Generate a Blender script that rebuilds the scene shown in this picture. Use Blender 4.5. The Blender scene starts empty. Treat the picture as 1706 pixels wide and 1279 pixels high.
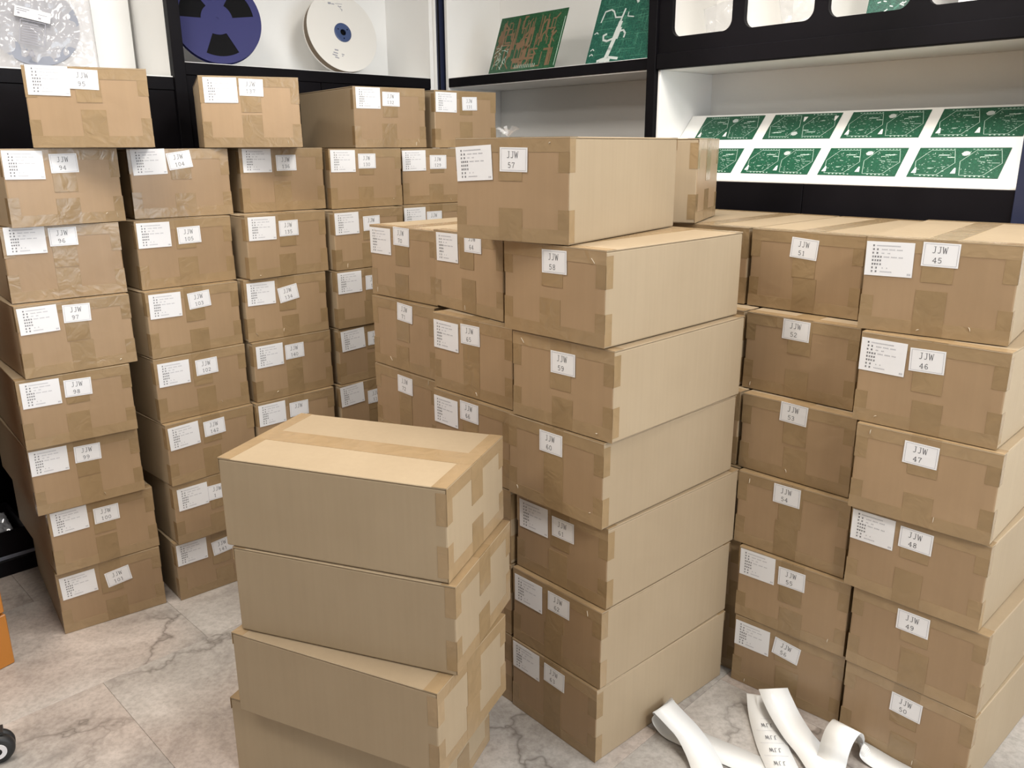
import bpy, bmesh, math, random
from mathutils import Vector, Matrix
random.seed(7)
scene = bpy.context.scene
COL = scene.collection
R = math.radians

# ------------------------------------------------------------ camera
EYE = 1.396
F_PX, PITCH, ROLL = 1373.5, R(16.05), R(-0.33)
cam = bpy.data.cameras.new('camera'); cam_o = bpy.data.objects.new('camera', cam); COL.objects.link(cam_o)
cam.sensor_width = 36.0; cam.lens = 36.0 * F_PX / 1706.0; cam.clip_start = 0.05
_fw = Vector((0, math.cos(PITCH), -math.sin(PITCH))); _up = Vector((0, math.sin(PITCH), math.cos(PITCH))); _rt = Vector((1, 0, 0))
_r = _rt*math.cos(ROLL) + _up*math.sin(ROLL); _u = -_rt*math.sin(ROLL) + _up*math.cos(ROLL)
cam_o.matrix_world = Matrix(((_r.x, _u.x, -_fw.x, 0), (_r.y, _u.y, -_fw.y, 0), (_r.z, _u.z, -_fw.z, EYE), (0, 0, 0, 1)))
scene.camera = cam_o

# ------------------------------------------------------------ room frame: left wall runs along DL, right wall along DR
DL = Vector((math.cos(R(45)), math.sin(R(45)), 0)); NL = Vector((-math.sin(R(45)), math.cos(R(45)), 0))
DR = Vector((math.cos(R(48)), -math.sin(R(48)), 0)); NR = Vector((math.sin(R(48)), math.cos(R(48)), 0))
SL, SR = 3.10, 2.478          # distance of the shelf fronts
CEIL = 2.8

# ------------------------------------------------------------ world, lights, exposure
w = bpy.data.worlds.new('world'); scene.world = w; w.use_nodes = True
w.node_tree.nodes['Background'].inputs[0].default_value = (0.75, 0.87, 1.0, 1)
w.node_tree.nodes['Background'].inputs[1].default_value = 1.2
scene.view_settings.view_transform = 'Standard'
scene.view_settings.look = 'None'
scene.view_settings.gamma = 1.0
scene.view_settings.use_curve_mapping = False
scene.view_settings.exposure = 0.0
WIN_POWER = 76
WIN_C = Vector((0, 0, 0)) - NL*2.40 + DL*1.55       # centre of the window in the wall behind and to the right
def area_light(name, loc, direction, sx, sy, power, col):
    l = bpy.data.lights.new(name, 'AREA'); l.shape = 'RECTANGLE'; l.size = sx; l.size_y = sy; l.energy = power; l.color = col
    o = bpy.data.objects.new(name, l); COL.objects.link(o); o.location = loc
    o.rotation_euler = Vector(direction).to_track_quat('-Z', 'Y').to_euler(); return o
area_light('window_daylight', WIN_C - NL*0.16 + Vector((0, 0, 1.55)), NL, 2.0, 1.7, WIN_POWER, (0.80, 0.90, 1.0))
PANELS = [(0.35, 2.05), (-0.95, 1.75), (1.1, 1.3), (1.35, -0.45), (-2.0, 0.9)]
PANEL_POWER = [27, 26, 13, 52, 22]
PANEL_COL = (1.0, 0.945, 0.865)

# ------------------------------------------------------------ helpers
def new_mesh(name, verts, faces, mat=None, smooth=False):
    me = bpy.data.meshes.new(name); me.from_pydata([tuple(v) for v in verts], [], faces); me.update()
    if mat: me.materials.append(mat)
    if smooth:
        for p in me.polygons: p.use_smooth = True
    return me
def link(name, me, parent=None):
    o = bpy.data.objects.new(name, me); COL.objects.link(o)
    if parent: o.parent = parent
    if me.name in PRINTS: o['kind'] = 'stuff'
    return o
def tag(o, label, cat, group=None, kind=None):
    if label: o['label'] = label
    if cat: o['category'] = cat
    if group: o['group'] = group
    if kind: o['kind'] = kind
    return o
def thing(name, label, cat, loc=(0, 0, 0), rotz=0.0, group=None):
    o = bpy.data.objects.new(name, None); COL.objects.link(o); o.empty_display_size = 0.05
    o.location = loc; o.rotation_euler = (0, 0, rotz)
    return tag(o, label, cat, group)
BOXF = [(0, 3, 2, 1), (4, 5, 6, 7), (0, 1, 5, 4), (1, 2, 6, 5), (2, 3, 7, 6), (3, 0, 4, 7)]
def box_v(x0, x1, y0, y1, z0, z1):
    return [Vector(v) for v in ((x0, y0, z0), (x1, y0, z0), (x1, y1, z0), (x0, y1, z0), (x0, y0, z1), (x1, y0, z1), (x1, y1, z1), (x0, y1, z1))]
def boxes_mesh(name, boxes, mat, bevel=0.0, seg=1, frame=None):
    """one mesh out of axis boxes; frame maps the local point to the wanted place"""
    bm = bmesh.new()
    for b in boxes:
        vs = [bm.verts.new(frame(v) if frame else v) for v in box_v(*b)]
        fs = [bm.faces.new([vs[i] for i in f]) for f in BOXF]
    bmesh.ops.recalc_face_normals(bm, faces=bm.faces)
    if bevel:
        bmesh.ops.bevel(bm, geom=list(bm.edges), offset=bevel, segments=seg, affect='EDGES', profile=0.5)
    me = bpy.data.meshes.new(name); bm.to_mesh(me); bm.free()
    if mat: me.materials.append(mat)
    return me
def prism_mesh(name, pts, y0, y1, mat):
    """outline in the x-z plane, extruded from y0 to y1"""
    n = len(pts)
    vs = [(p[0], y0, p[1]) for p in pts] + [(p[0], y1, p[1]) for p in pts]
    fs = [tuple(range(n)), tuple(range(2*n-1, n-1, -1))] + [(i, i+n, (i+1) % n+n, (i+1) % n) for i in range(n)]
    bm = bmesh.new(); bv = [bm.verts.new(v) for v in vs]
    for f in fs: bm.faces.new([bv[i] for i in f])
    bmesh.ops.recalc_face_normals(bm, faces=bm.faces)
    me = bpy.data.meshes.new(name); bm.to_mesh(me); bm.free(); me.materials.append(mat); return me
PRINTS = set()                              # flat print: many tiny strokes in one part
def strokes_mesh(name, strokes, mat, y=0.0, base=None):
    """flat print: strokes = [(points, width)] in the x-z plane, facing -y"""
    vs, fs = [], []
    for k, (pts, wd) in enumerate(strokes):
        yy = y - 0.000004*(k % 9)
        for (a, b) in zip(pts[:-1], pts[1:]):
            a = Vector(a); b = Vector(b); d = b-a
            if d.length < 1e-7: continue
            d.normalize(); n = Vector((-d.y, d.x))*wd/2; e = d*wd*0.25
            q = [a-n-e, b-n+e, b+n+e, a+n-e]; i = len(vs)
            vs += [(p.x, yy, p.y) for p in q]; fs.append((i, i+1, i+2, i+3))
    me = new_mesh(name, vs, fs, mat); PRINTS.add(me.name); return me
def lathe_mesh(name, prof, mat, seg=48, smooth=False, axis='y'):
    vs, fs = [], []; n = len(prof)
    for k in range(seg):
        a = 2*math.pi*k/seg
        for r_, h in prof: vs.append((r_*math.cos(a), h, r_*math.sin(a)) if axis == 'y' else (r_*math.cos(a), r_*math.sin(a), h))
    for k in range(seg):
        k2 = (k+1) % seg
        for i in range(n-1): fs.append((k*n+i, k*n+i+1, k2*n+i+1, k2*n+i))
    bm = bmesh.new(); bv = [bm.verts.new(v) for v in vs]
    for f in fs:
        try: bm.faces.new([bv[i] for i in f])
        except ValueError: pass
    bmesh.ops.remove_doubles(bm, verts=bm.verts, dist=1e-6); bmesh.ops.recalc_face_normals(bm, faces=bm.faces)
    me = bpy.data.meshes.new(name); bm.to_mesh(me); bm.free(); me.materials.append(mat)
    if smooth:
        for p in me.polygons: p.use_smooth = True
    return me

# ------------------------------------------------------------ materials
class NT:
    def __init__(s, name):
        s.m = bpy.data.materials.new(name); s.m.use_nodes = True; s.t = s.m.node_tree; s.b = s.t.nodes['Principled BSDF']
    def n(s, typ, **kw):
        nd = s.t.nodes.new(typ)
        for k, v in kw.items():
            if k in nd.inputs: nd.inputs[k].default_value = v
            else: setattr(nd, k, v)
        return nd
    def l(s, a, b): s.t.links.new(a, b)
    def mix(s, fac, a, b, blend='MIX'):
        nd = s.t.nodes.new('ShaderNodeMix'); nd.data_type = 'RGBA'; nd.blend_type = blend
        for sock, v in ((nd.inputs[0], fac), (nd.inputs[6], a), (nd.inputs[7], b)):
            if hasattr(v, 'is_linked') or hasattr(v, 'links'): s.l(v, sock)
            else: sock.default_value = v if not isinstance(v, tuple) or len(v) == 4 else (*v, 1)
        return nd.outputs[2]
    def ramp(s, fac, stops):
        nd = s.t.nodes.new('ShaderNodeValToRGB'); s.l(fac, nd.inputs[0]); e = nd.color_ramp.elements
        while len(e) < len(stops): e.new(0.5)
        for el, (p, c) in zip(e, stops): el.position = p; el.color = (*c, 1) if len(c) == 3 else c
        return nd.outputs[0]
    def bump(s, h, strength=0.2, dist=0.001):
        nd = s.n('ShaderNodeBump', Strength=strength, Distance=dist); s.l(h, nd.inputs['Height']); s.l(nd.outputs[0], s.b.inputs['Normal'])
    def setp(s, **kw):
        for k, v in kw.items(): s.b.inputs[k.replace('_', ' ')].default_value = v
        return s
def plain(name, col, rough=0.5, metal=0.0, spec=0.5, coat=0.0):
    t = NT(name); t.b.inputs['Base Color'].default_value = (*col, 1); t.b.inputs['Roughness'].default_value = rough
    t.b.inputs['Metallic'].default_value = metal; t.b.inputs['Specular IOR Level'].default_value = spec; t.b.inputs['Coat Weight'].default_value = coat
    return t.m
def cardboard(name, c0, c1, rough=0.62):
    t = NT(name)
    tc = t.n('ShaderNodeTexCoord'); oi = t.n('ShaderNodeObjectInfo')
    n1 = t.n('ShaderNodeTexNoise', Scale=5.0, Detail=3.0); t.l(tc.outputs['Object'], n1.inputs['Vector'])
    ad = t.n('ShaderNodeVectorMath', operation='ADD'); t.l(tc.outputs['Object'], ad.inputs[0]); t.l(oi.outputs['Random'], ad.inputs[1]); t.l(ad.outputs[0], n1.inputs['Vector'])
    mp = t.n('ShaderNodeMapping'); mp.inputs['Scale'].default_value = (90, 90, 3.0); t.l(tc.outputs['Object'], mp.inputs['Vector'])
    n2 = t.n('ShaderNodeTexNoise', Scale=1.0, Detail=2.0); t.l(mp.outputs[0], n2.inputs['Vector'])
    base = t.ramp(n1.outputs['Fac'], [(0.3, c0), (0.7, c1)])
    st = t.ramp(n2.outputs['Fac'], [(0.3, (0.975,)*3), (0.7, (1.015,)*3)])
    col = t.mix(1.0, base, st, 'MULTIPLY')
    rv = t.ramp(oi.outputs['Random'], [(0.0, (0.92, 0.91, 0.90)), (1.0, (1.05, 1.05, 1.05))])
    t.l(t.mix(1.0, col, rv, 'MULTIPLY'), t.b.inputs['Base Color'])
    t.setp(Roughness=rough, Specular_IOR_Level=0.35)
    if rough < 0.5:
        n3 = t.n('ShaderNodeTexNoise', Scale=9.0, Detail=3.0, Distortion=0.6); t.l(ad.outputs[0], n3.inputs['Vector']); t.bump(n3.outputs['Fac'], 0.16, 0.01)
    else: t.bump(n2.outputs['Fac'], 0.03, 0.001)
    return t.m
M = {}
M['card'] = cardboard('cardboard', (0.36, 0.275, 0.178), (0.385, 0.297, 0.195))
M['card_end'] = cardboard('cardboard_end_under_film', (0.345, 0.235, 0.138), (0.38, 0.26, 0.155), 0.36)
M['edge'] = plain('cardboard_cut_edge', (0.62, 0.44, 0.26), 0.7)
def tape_mat(name, col):
    t = NT(name); tc = t.n('ShaderNodeTexCoord'); oi = t.n('ShaderNodeObjectInfo')
    ad = t.n('ShaderNodeVectorMath', operation='ADD'); t.l(tc.outputs['Object'], ad.inputs[0]); t.l(oi.outputs['Location'], ad.inputs[1])
    n1 = t.n('ShaderNodeTexNoise', Scale=26.0, Detail=2.5, Distortion=0.8); t.l(ad.outputs[0], n1.inputs['Vector'])
    c = t.ramp(n1.outputs['Fac'], [(0.3, tuple(x*0.93 for x in col)), (0.75, tuple(min(1, x*1.06) for x in col))])
    rv = t.ramp(oi.outputs['Random'], [(0.0, (0.93, 0.92, 0.90)), (1.0, (1.07, 1.07, 1.08))])
    t.l(t.mix(1.0, c, rv, 'MULTIPLY'), t.b.inputs['Base Color']); t.setp(Roughness=0.24, Specular_IOR_Level=0.5)
    t.bump(n1.outputs['Fac'], 0.5, 0.004)
    return t.m
M['tape'] = tape_mat('brown_packing_tape', (0.305, 0.210, 0.112))
M['tape_edge'] = tape_mat('thin_packing_tape', (0.335, 0.234, 0.130))
M['clear'] = plain('pale_crease_glint', (0.70, 0.60, 0.46), 0.10, 0, 1.0)  # pale base colour paints the glints of wrinkled tape
M['paper'] = plain('white_label_paper', (0.80, 0.80, 0.82), 0.45)
M['ink'] = plain('black_print', (0.085, 0.085, 0.10), 0.7)
M['ink_grey'] = plain('grey_print', (0.33, 0.33, 0.38), 0.7)
def black_lam():
    t = NT('black_laminate'); tc = t.n('ShaderNodeTexCoord'); n1 = t.n('ShaderNodeTexNoise', Scale=3.0, Detail=4.0); t.l(tc.outputs['Object'], n1.inputs['Vector'])
    t.l(t.ramp(n1.outputs['Fac'], [(0.3, (0.005, 0.0045, 0.0055)), (0.7, (0.009, 0.008, 0.010))]), t.b.inputs['Base Color'])
    t.setp(Roughness=0.40, Specular_IOR_Level=0.08); return t.m
M['black'] = black_lam()
def white_lam(name, col, rough):
    t = NT(name); tc = t.n('ShaderNodeTexCoord'); n1 = t.n('ShaderNodeTexNoise', Scale=2.2, Detail=3.0); t.l(tc.outputs['Object'], n1.inputs['Vector'])
    t.l(t.ramp(n1.outputs['Fac'], [(0.3, tuple(x*0.97 for x in col)), (0.7, col)]), t.b.inputs['Base Color']); t.setp(Roughness=rough); return t.m
M['white'] = white_lam('white_laminate', (0.92, 0.912, 0.89), 0.4)
M['wall'] = white_lam('white_wall_paint', (0.82, 0.81, 0.78), 0.8)
M['ceil'] = white_lam('white_ceiling_paint', (0.80, 0.79, 0.77), 0.9)
M['navy'] = plain('blue_tinted_black', (0.022, 0.027, 0.06), 0.3)  # blue tint paints the corner post's reflection into its black
def floor_mat():
    t = NT('stone_pattern_vinyl'); geo = t.n('ShaderNodeNewGeometry'); oi = t.n('ShaderNodeObjectInfo')
    sc = t.n('ShaderNodeVectorMath', operation='SCALE'); sc.inputs['Scale'].default_value = 7.3
    cmb = t.n('ShaderNodeCombineXYZ'); t.l(oi.outputs['Random'], cmb.inputs[0]); t.l(oi.outputs['Random'], cmb.inputs[2]); t.l(cmb.outputs[0], sc.inputs[0])
    ad = t.n('ShaderNodeVectorMath', operation='ADD'); t.l(geo.outputs['Position'], ad.inputs[0]); t.l(sc.outputs[0], ad.inputs[1]); P = ad.outputs[0]
    cloud = t.n('ShaderNodeTexNoise', Scale=3.6, Detail=9.0, Roughness=0.68, Distortion=0.7); t.l(P, cloud.inputs['Vector'])
    base = t.ramp(cloud.outputs['Fac'], [(0.32, (0.24, 0.222, 0.205)), (0.47, (0.385, 0.357, 0.330)), (0.68, (0.52, 0.49, 0.458))])
    speck = t.n('ShaderNodeTexNoise', Scale=70.0, Detail=5.0, Roughness=0.7); t.l(P, speck.inputs['Vector'])
    sp = t.ramp(speck.outputs['Fac'], [(0.36, (0.78, 0.77, 0.76)), (0.58, (1.06, 1.06, 1.06))])
    col = t.mix(0.8, base, t.mix(1.0, base, sp, 'MULTIPLY'))
    wrp = t.n('ShaderNodeTexNoise', Scale=2.4, Detail=5.0, Roughness=0.65); t.l(P, wrp.inputs['Vector'])
    wm = t.n('ShaderNodeVectorMath', operation='MULTIPLY_ADD'); t.l(wrp.outputs['Color'], wm.inputs[0]); wm.inputs[1].default_value = (0.75, 0.75, 0.75); t.l(P, wm.inputs[2])
    vor = t.n('ShaderNodeTexVoronoi', feature='DISTANCE_TO_EDGE', Scale=1.5); t.l(wm.outputs[0], vor.inputs['Vector'])
    vein = t.ramp(vor.outputs['Distance'], [(0.0, (1, 1, 1)), (0.006, (0.6, 0.6, 0.6)), (0.03, (0.12, 0.12, 0.12)), (0.07, (0, 0, 0))])
    msk = t.n('ShaderNodeTexNoise', Scale=2.1, Detail=2.0); t.l(P, msk.inputs['Vector'])
    mk = t.ramp(msk.outputs['Fac'], [(0.42, (0, 0, 0)), (0.58, (0.85, 0.85, 0.85))])
    vm = t.mix(1.0, vein, mk, 'MULTIPLY')
    vb = t.n('ShaderNodeRGBToBW'); t.l(vm, vb.inputs[0])
    col = t.mix(vb.outputs[0], col, (0.13, 0.115, 0.10))
    pink = t.n('ShaderNodeTexNoise', Scale=1.3, Detail=2.0); t.l(P, pink.inputs['Vector'])
    pk = t.ramp(pink.outputs['Fac'], [(0.42, (1.0, 1.0, 1.0)), (0.62, (1.03, 0.94, 0.90))])
    t.l(t.mix(1.0, col, pk, 'MULTIPLY'), t.b.inputs['Base Color']); t.setp(Roughness=0.42, Specular_IOR_Level=0.45)
    t.bump(cloud.outputs['Fac'], 0.08, 0.004); return t.m
M['floor'] = floor_mat()
M['joint'] = plain('floor_joint', (0.27, 0.245, 0.22), 0.8)
def emis(name, col, s):
    t = NT(name); t.b.inputs['Base Color'].default_value = (0.9, 0.9, 0.9, 1); t.b.inputs['Emission Color'].default_value = (*col, 1); t.b.inputs['Emission Strength'].default_value = s; return t.m
M['led'] = emis('led_diffuser', (1, 0.95, 0.86), 3.0)
def glassy(name, col, rough, transp, spec=0.5):
    t = NT(name); out = t.t.nodes['Material Output']; tr = t.n('ShaderNodeBsdfTransparent'); mx = t.n('ShaderNodeMixShader'); mx.inputs[0].default_value = 1-transp
    t.b.inputs['Base Color'].default_value = (*col, 1); t.b.inputs['Roughness'].default_value = rough; t.b.inputs['Specular IOR Level'].default_value = spec
    t.l(tr.outputs[0], mx.inputs[1]); t.l(t.b.outputs[0], mx.inputs[2]); t.l(mx.outputs[0], out.inputs['Surface']); return t.m
M['pane'] = glassy('window_glass', (0.9, 0.95, 1.0), 0.05, 0.93)
M['film'] = glassy('clear_plastic_film', (0.74, 0.73, 0.75), 0.10, 0.55, 1.0)
M['film2'] = glassy('clear_plastic_wrap', (0.68, 0.68, 0.70), 0.08, 0.72, 1.0)
M['foil'] = plain('silver_foil', (0.78, 0.80, 0.85), 0.24, 0.6)
M['reel_blue'] = plain('blue_plastic', (0.026, 0.028, 0.125), 0.5, 0, 0.2)
M['reel_tape'] = plain('black_carrier_tape', (0.005, 0.005, 0.006), 0.7, 0, 0.1)
M['reel_white'] = plain('white_reel_board', (0.78, 0.76, 0.72), 0.5)
M['reel_side'] = plain('brown_reel_side', (0.20, 0.15, 0.10), 0.6)
M['hub'] = plain('blue_hub_plastic', (0.05, 0.08, 0.19), 0.4)
M['orange'] = plain('orange_wood', (0.48, 0.185, 0.03), 0.35)
M['grey'] = plain('blue_grey_plastic', (0.22, 0.24, 0.30), 0.4)
M['rubber'] = plain('black_rubber', (0.015, 0.015, 0.016), 0.5)
M['wplastic'] = plain('white_plastic', (0.75, 0.73, 0.75), 0.35)
M['strip'] = plain('glossy_label_backing', (0.82, 0.82, 0.81), 0.3)
M['silver'] = plain('bare_solder', (0.62, 0.68, 0.66), 0.3, 0.2)
M['trace'] = plain('pale_green_trace', (0.10, 0.30, 0.20), 0.4)
M['silk'] = plain('pale_silkscreen', (0.52, 0.66, 0.58), 0.5)
def pcb_mat(name, g0, g1, scale, seed, copper=None):
    t = NT(name); tc = t.n('ShaderNodeTexCoord')
    mp = t.n('ShaderNodeMapping'); mp.inputs['Location'].default_value = (seed, 0, seed*1.7); mp.inputs['Scale'].default_value = (scale, scale, scale); t.l(tc.outputs['Object'], mp.inputs['Vector'])
    v1 = t.n('ShaderNodeTexVoronoi', feature='F1', distance='CHEBYCHEV', Scale=1.0); t.l(mp.outputs[0], v1.inputs['Vector'])
    v2 = t.n('ShaderNodeTexVoronoi', feature='DISTANCE_TO_EDGE', Scale=1.6); t.l(mp.outputs[0], v2.inputs['Vector'])
    n = t.n('ShaderNodeTexNoise', Scale=2.5, Detail=6.0, Roughness=0.75); t.l(mp.outputs[0], n.inputs['Vector'])
    c = t.ramp(n.outputs['Fac'], [(0.35, g0), (0.65, g1)])
    tr = t.ramp(v2.outputs['Distance'], [(0.0, (1, 1, 1)), (0.035, (0, 0, 0))])
    c = t.mix(t.n('ShaderNodeMath').outputs[0] if False else tr, c, tuple(min(1, x*1.9+0.03) for x in g1))
    if copper:
        cp = t.ramp(v1.outputs['Distance'], [(0.42, (1, 1, 1)), (0.46, (0, 0, 0))])
        c = t.mix(cp, c, copper)
    t.l(c, t.b.inputs['Base Color']); t.setp(Roughness=0.3); return t.m
M['pcb'] = pcb_mat('green_circuit_board', (0.004, 0.044, 0.025), (0.013, 0.110, 0.056), 130, 3)
M['pcb_dark'] = pcb_mat('dark_green_circuit_board', (0.006, 0.045, 0.034), (0.014, 0.105, 0.070), 60, 5)
M['pcb_cu'] = pcb_mat('green_board_base', (0.010, 0.052, 0.022), (0.020, 0.10, 0.040), 60, 9)
M['copper'] = plain('copper_track', (0.25, 0.155, 0.088), 0.35, 0.2)

# ------------------------------------------------------------ room shell
def frame_room(v): return DL*v.x + NL*v.y + Vector((0, 0, v.z))
def frame_L(v): return DL*v.x + NL*(SL+v.y) + Vector((0, 0, v.z))        # x along the left wall, y into the shelf
def frame_R(v): return DR*v.x + NR*(SR+v.y) + Vector((0, 0, v.z))        # x along the right wall, y into the shelf
def struct(name, me, parent=None):
    o = link(name, me, parent); o['kind'] = 'structure'; return o
floor = struct('floor', boxes_mesh('floor', [(-5.2, 4.4, -2.5, 3.46, -0.06, -0.010)], M['joint'], frame=frame_room))
TS = 0.595
tile_me = boxes_mesh('tile', [(-TS/2+0.0003, TS/2-0.0003, -TS/2+0.0003, TS/2-0.0003, -0.010, 0.0)], M['floor'], bevel=0.0005)
for i in range(-6, 7):
    for j in range(-5, 5):
        cy = 0.97 + TS*(j+0.5); cx = 0.577 + TS*(i+0.5) + (0.30 if j % 2 == 0 else 0.0)
        if cx < -3.0 or cx > 4.2 or cy < -2.4 or cy > 3.3: continue
        o = link('tile', tile_me, floor); o.location = DL*cx + NL*cy; o.rotation_euler = (0, 0, R(45))
struct('ceiling', boxes_mesh('ceiling', [(-5.3, 4.5, -2.6, 3.6, CEIL, CEIL+0.08)], M['ceil'], frame=frame_room))
struct('wall_left', boxes_mesh('wall_left', [(-5.2, 3.4, 0.36, 0.46, 0, CEIL)], M['wall'], frame=frame_L))
struct('wall_right', boxes_mesh('wall_right', [(-3.75, 2.9, 0.36, 0.46, 0, CEIL)], M['wall'], frame=frame_R))
WX0, WX1, WZ0, WZ1 = 0.5, 2.6, 0.65, 2.45
struct('wall_front', boxes_mesh('wall_front', [(-5.2, WX0, -2.5, -2.4, 0, CEIL), (WX1, 4.4, -2.5, -2.4, 0, CEIL), (WX0, WX1, -2.5, -2.4, 0, WZ0), (WX0, WX1, -2.5, -2.4, WZ1, CEIL)], M['wall'], frame=frame_room))
struct('wall_entrance', boxes_mesh('wall_entrance', [(-5.3, -5.2, -2.5, 3.5, 0, CEIL)], M['wall'], frame=frame_room))
win = struct('window_1', boxes_mesh('window_1', [(WX0, WX0+0.06, -2.49, -2.41, WZ0, WZ1), (WX1-0.06, WX1, -2.49, -2.41, WZ0, WZ1), (WX0+0.06, WX1-0.06, -2.49, -2.41, WZ0, WZ0+0.06), (WX0+0.06, WX1-0.06, -2.49, -2.41, WZ1-0.06, WZ1), (1.52, 1.58, -2.49, -2.41, WZ0+0.06, WZ1-0.06)], M['wplastic'], frame=frame_room))
link('pane', boxes_mesh('pane', [(WX0+0.06, 1.52, -2.455, -2.445, WZ0+0.06, WZ1-0.06)], M['pane'], frame=frame_room), win)
link('pane', boxes_mesh('pane', [(1.58, WX1-0.06, -2.455, -2.445, WZ0+0.06, WZ1-0.06)], M['pane'], frame=frame_room), win)
for k, (px, py) in enumerate(PANELS):
    t = thing('ceiling_panel_light', 'square ceiling panel light'+[' above the plain cartons', ' beside the shelf wall corner', ' nearest the window', ' furthest from the shelves', ' nearest the entrance wall'][k], 'ceiling light', (px, py, CEIL), R(45), 'ceiling panel lights')
    link('frame', boxes_mesh('panel_frame', [(-0.31, 0.31, -0.31, -0.28, -0.03, 0), (-0.31, 0.31, 0.28, 0.31, -0.03, 0), (-0.31, -0.28, -0.28, 0.28, -0.03, 0), (0.28, 0.31, -0.28, 0.28, -0.03, 0)], M['wplastic']), t)
    link('diffuser', boxes_mesh('panel_diffuser', [(-0.28, 0.28, -0.28, 0.28, -0.018, -0.008)], M['led']), t)
    lo = area_light('panel_lamp', (0, 0, -0.035), (0, 0, -1), 0.55, 0.55, PANEL_POWER[k], PANEL_COL); lo.rotation_euler = (0, 0, 0); lo.parent = t

# ------------------------------------------------------------ shelving on the left wall
ZT, ZB, DEP, TOPZ = 1.702, 1.655, 0.33, 2.36
sh = thing('shelf_unit', 'black fronted wall shelf with white niches holding the component reels', 'shelf', frame_L(Vector((1.7, 0, 0))))
def bd(name, b, mat, fr, parent, bev=0.0015):
    me = boxes_mesh(name, [b], M[mat], bevel=bev, frame=fr); o = link(name, me); o.parent = parent
    o.matrix_parent_inverse = Matrix.Translation(-Vector(parent.location)); return o
bd('shelf_board', (1.424, 2.585, 0, DEP, ZB, ZT-0.004), 'black', frame_L, sh)
bd('shelf_lining', (1.424, 2.585, 0.012, DEP, ZT-0.004, ZT-0.001), 'white', frame_L, sh, 0)
bd('back_panel', (1.424, 2.585, DEP-0.012, DEP, ZT, TOPZ), 'white', frame_L, sh)
bd('side_panel', (2.585, 2.605, 0.0, DEP, 1.2, TOPZ), 'white', frame_L, sh)
bd('top_board', (0.1, 2.605, 0, DEP, TOPZ, TOPZ+0.05), 'black', frame_L, sh)
bd('upright', (1.380, 1.424, -0.012, 0.02, 0.0, TOPZ), 'black', frame_L, sh)
bd('partition', (1.392, 1.412, 0.02, DEP, 1.62, TOPZ), 'white', frame_L, sh)
bd('shelf_board', (0.1, 1.380, 0, DEP, 1.60, 1.644), 'black', frame_L, sh)
bd('shelf_lining', (0.1, 1.380, 0.004, DEP, 1.644, 1.648), 'white', frame_L, sh, 0)
bd('back_panel', (0.1, 1.380, DEP-0.012, DEP, 1.648, TOPZ), 'white', frame_L, sh)
bd('side_panel', (0.08, 0.1, 0, DEP, 0, TOPZ), 'black', frame_L, sh)
bd('front_panel', (0.93, 1.380, 0.004, 0.022, 0.0, 1.60), 'black', frame_L, sh)
bd('front_panel', (1.424, 2.0, 0.004, 0.022, 0.0, ZB), 'black', frame_L, sh)
bd('front_panel', (2.003, 2.585, 0.004, 0.022, 0.0, ZB), 'black', frame_L, sh)
bd('front_panel', (0.1, 0.928, 0.004, 0.022, 0.55, 1.60), 'black', frame_L, sh)
bd('back_panel', (0.1, 0.93, DEP-0.012, DEP, 0.0, 1.6), 'black', frame_L, sh)
bd('plinth', (0.1, 0.93, -0.10, DEP-0.014, 0.0, 0.055), 'black', frame_L, sh)
# black corner post, blue reflection put into its colour
cp = thing('corner_post', 'black upright post with painted blue reflection and white edge strips where both shelf walls meet', 'post', frame_L(Vector((2.643, 0, 0))))
bd('post', (2.617, 2.669, -0.02, 0.03, 0, TOPZ), 'navy', frame_L, cp, 0.004)
bd('edge_strip', (2.607, 2.6165, -0.012, 0.03, 0, TOPZ), 'white', frame_L, cp)
bd('edge_strip', (2.6695, 2.685, -0.012, 0.03, 0, TOPZ), 'white', frame_L, cp)
bd('black_strip', (2.6165, 2.625, -0.022, -0.0201, 0, TOPZ), 'black', frame_L, cp, 0)
bd('black_strip', (2.661, 2.669, -0.022, -0.0201, 0, TOPZ), 'black', frame_L, cp, 0)

# ------------------------------------------------------------ shelving on the right wall
sr = thing('shelf_unit', 'black edged white shelf niche holding two upright circuit boards beside the corner post', 'shelf', frame_R(Vector((-2.6, 0, 0))))
bd('shelf_board', (-3.175, -2.012, 0, DEP, ZB+0.004, ZT-0.004), 'black', frame_R, sr)
bd('shelf_lining', (-3.175, -2.012, 0.012, DEP, ZT-0.004, ZT-0.001), 'white', frame_R, sr, 0)
bd('niche_ceiling', (-3.175, -2.012, 0.006, DEP, ZB, ZB+0.004), 'white', frame_R, sr, 0)
bd('back_panel', (-3.175, -2.012, DEP-0.012, DEP, ZT, TOPZ), 'white', frame_R, sr)
bd('back_panel', (-3.175, -2.012, DEP-0.012, DEP, 1.0, ZB), 'white', frame_R, sr)
bd('side_panel', (-3.195, -3.175, 0, DEP, 1.0, TOPZ), 'white', frame_R, sr)
bd('top_board', (-3.195, -2.012, 0, DEP, TOPZ, TOPZ+0.05), 'black', frame_R, sr)
bd('base_panel', (-3.195, -2.012, 0.0, 0.018, 0, 0.98), 'black', frame_R, sr)
bd('shelf_board', (-3.195, -2.012, 0.0, DEP, 0.98, 1.0), 'black', frame_R, sr)
bd('upright', (-2.010, -1.972, -0.012, DEP, 0, TOPZ), 'black', frame_R, sr)

sc_ = thing('display_cabinet', 'black cabinet with rounded window openings above a sloped white board of circuit boards', 'cabinet', frame_R(Vector((-1.37, 0, 0))))
X0, X1 = -1.970, -0.762
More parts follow.
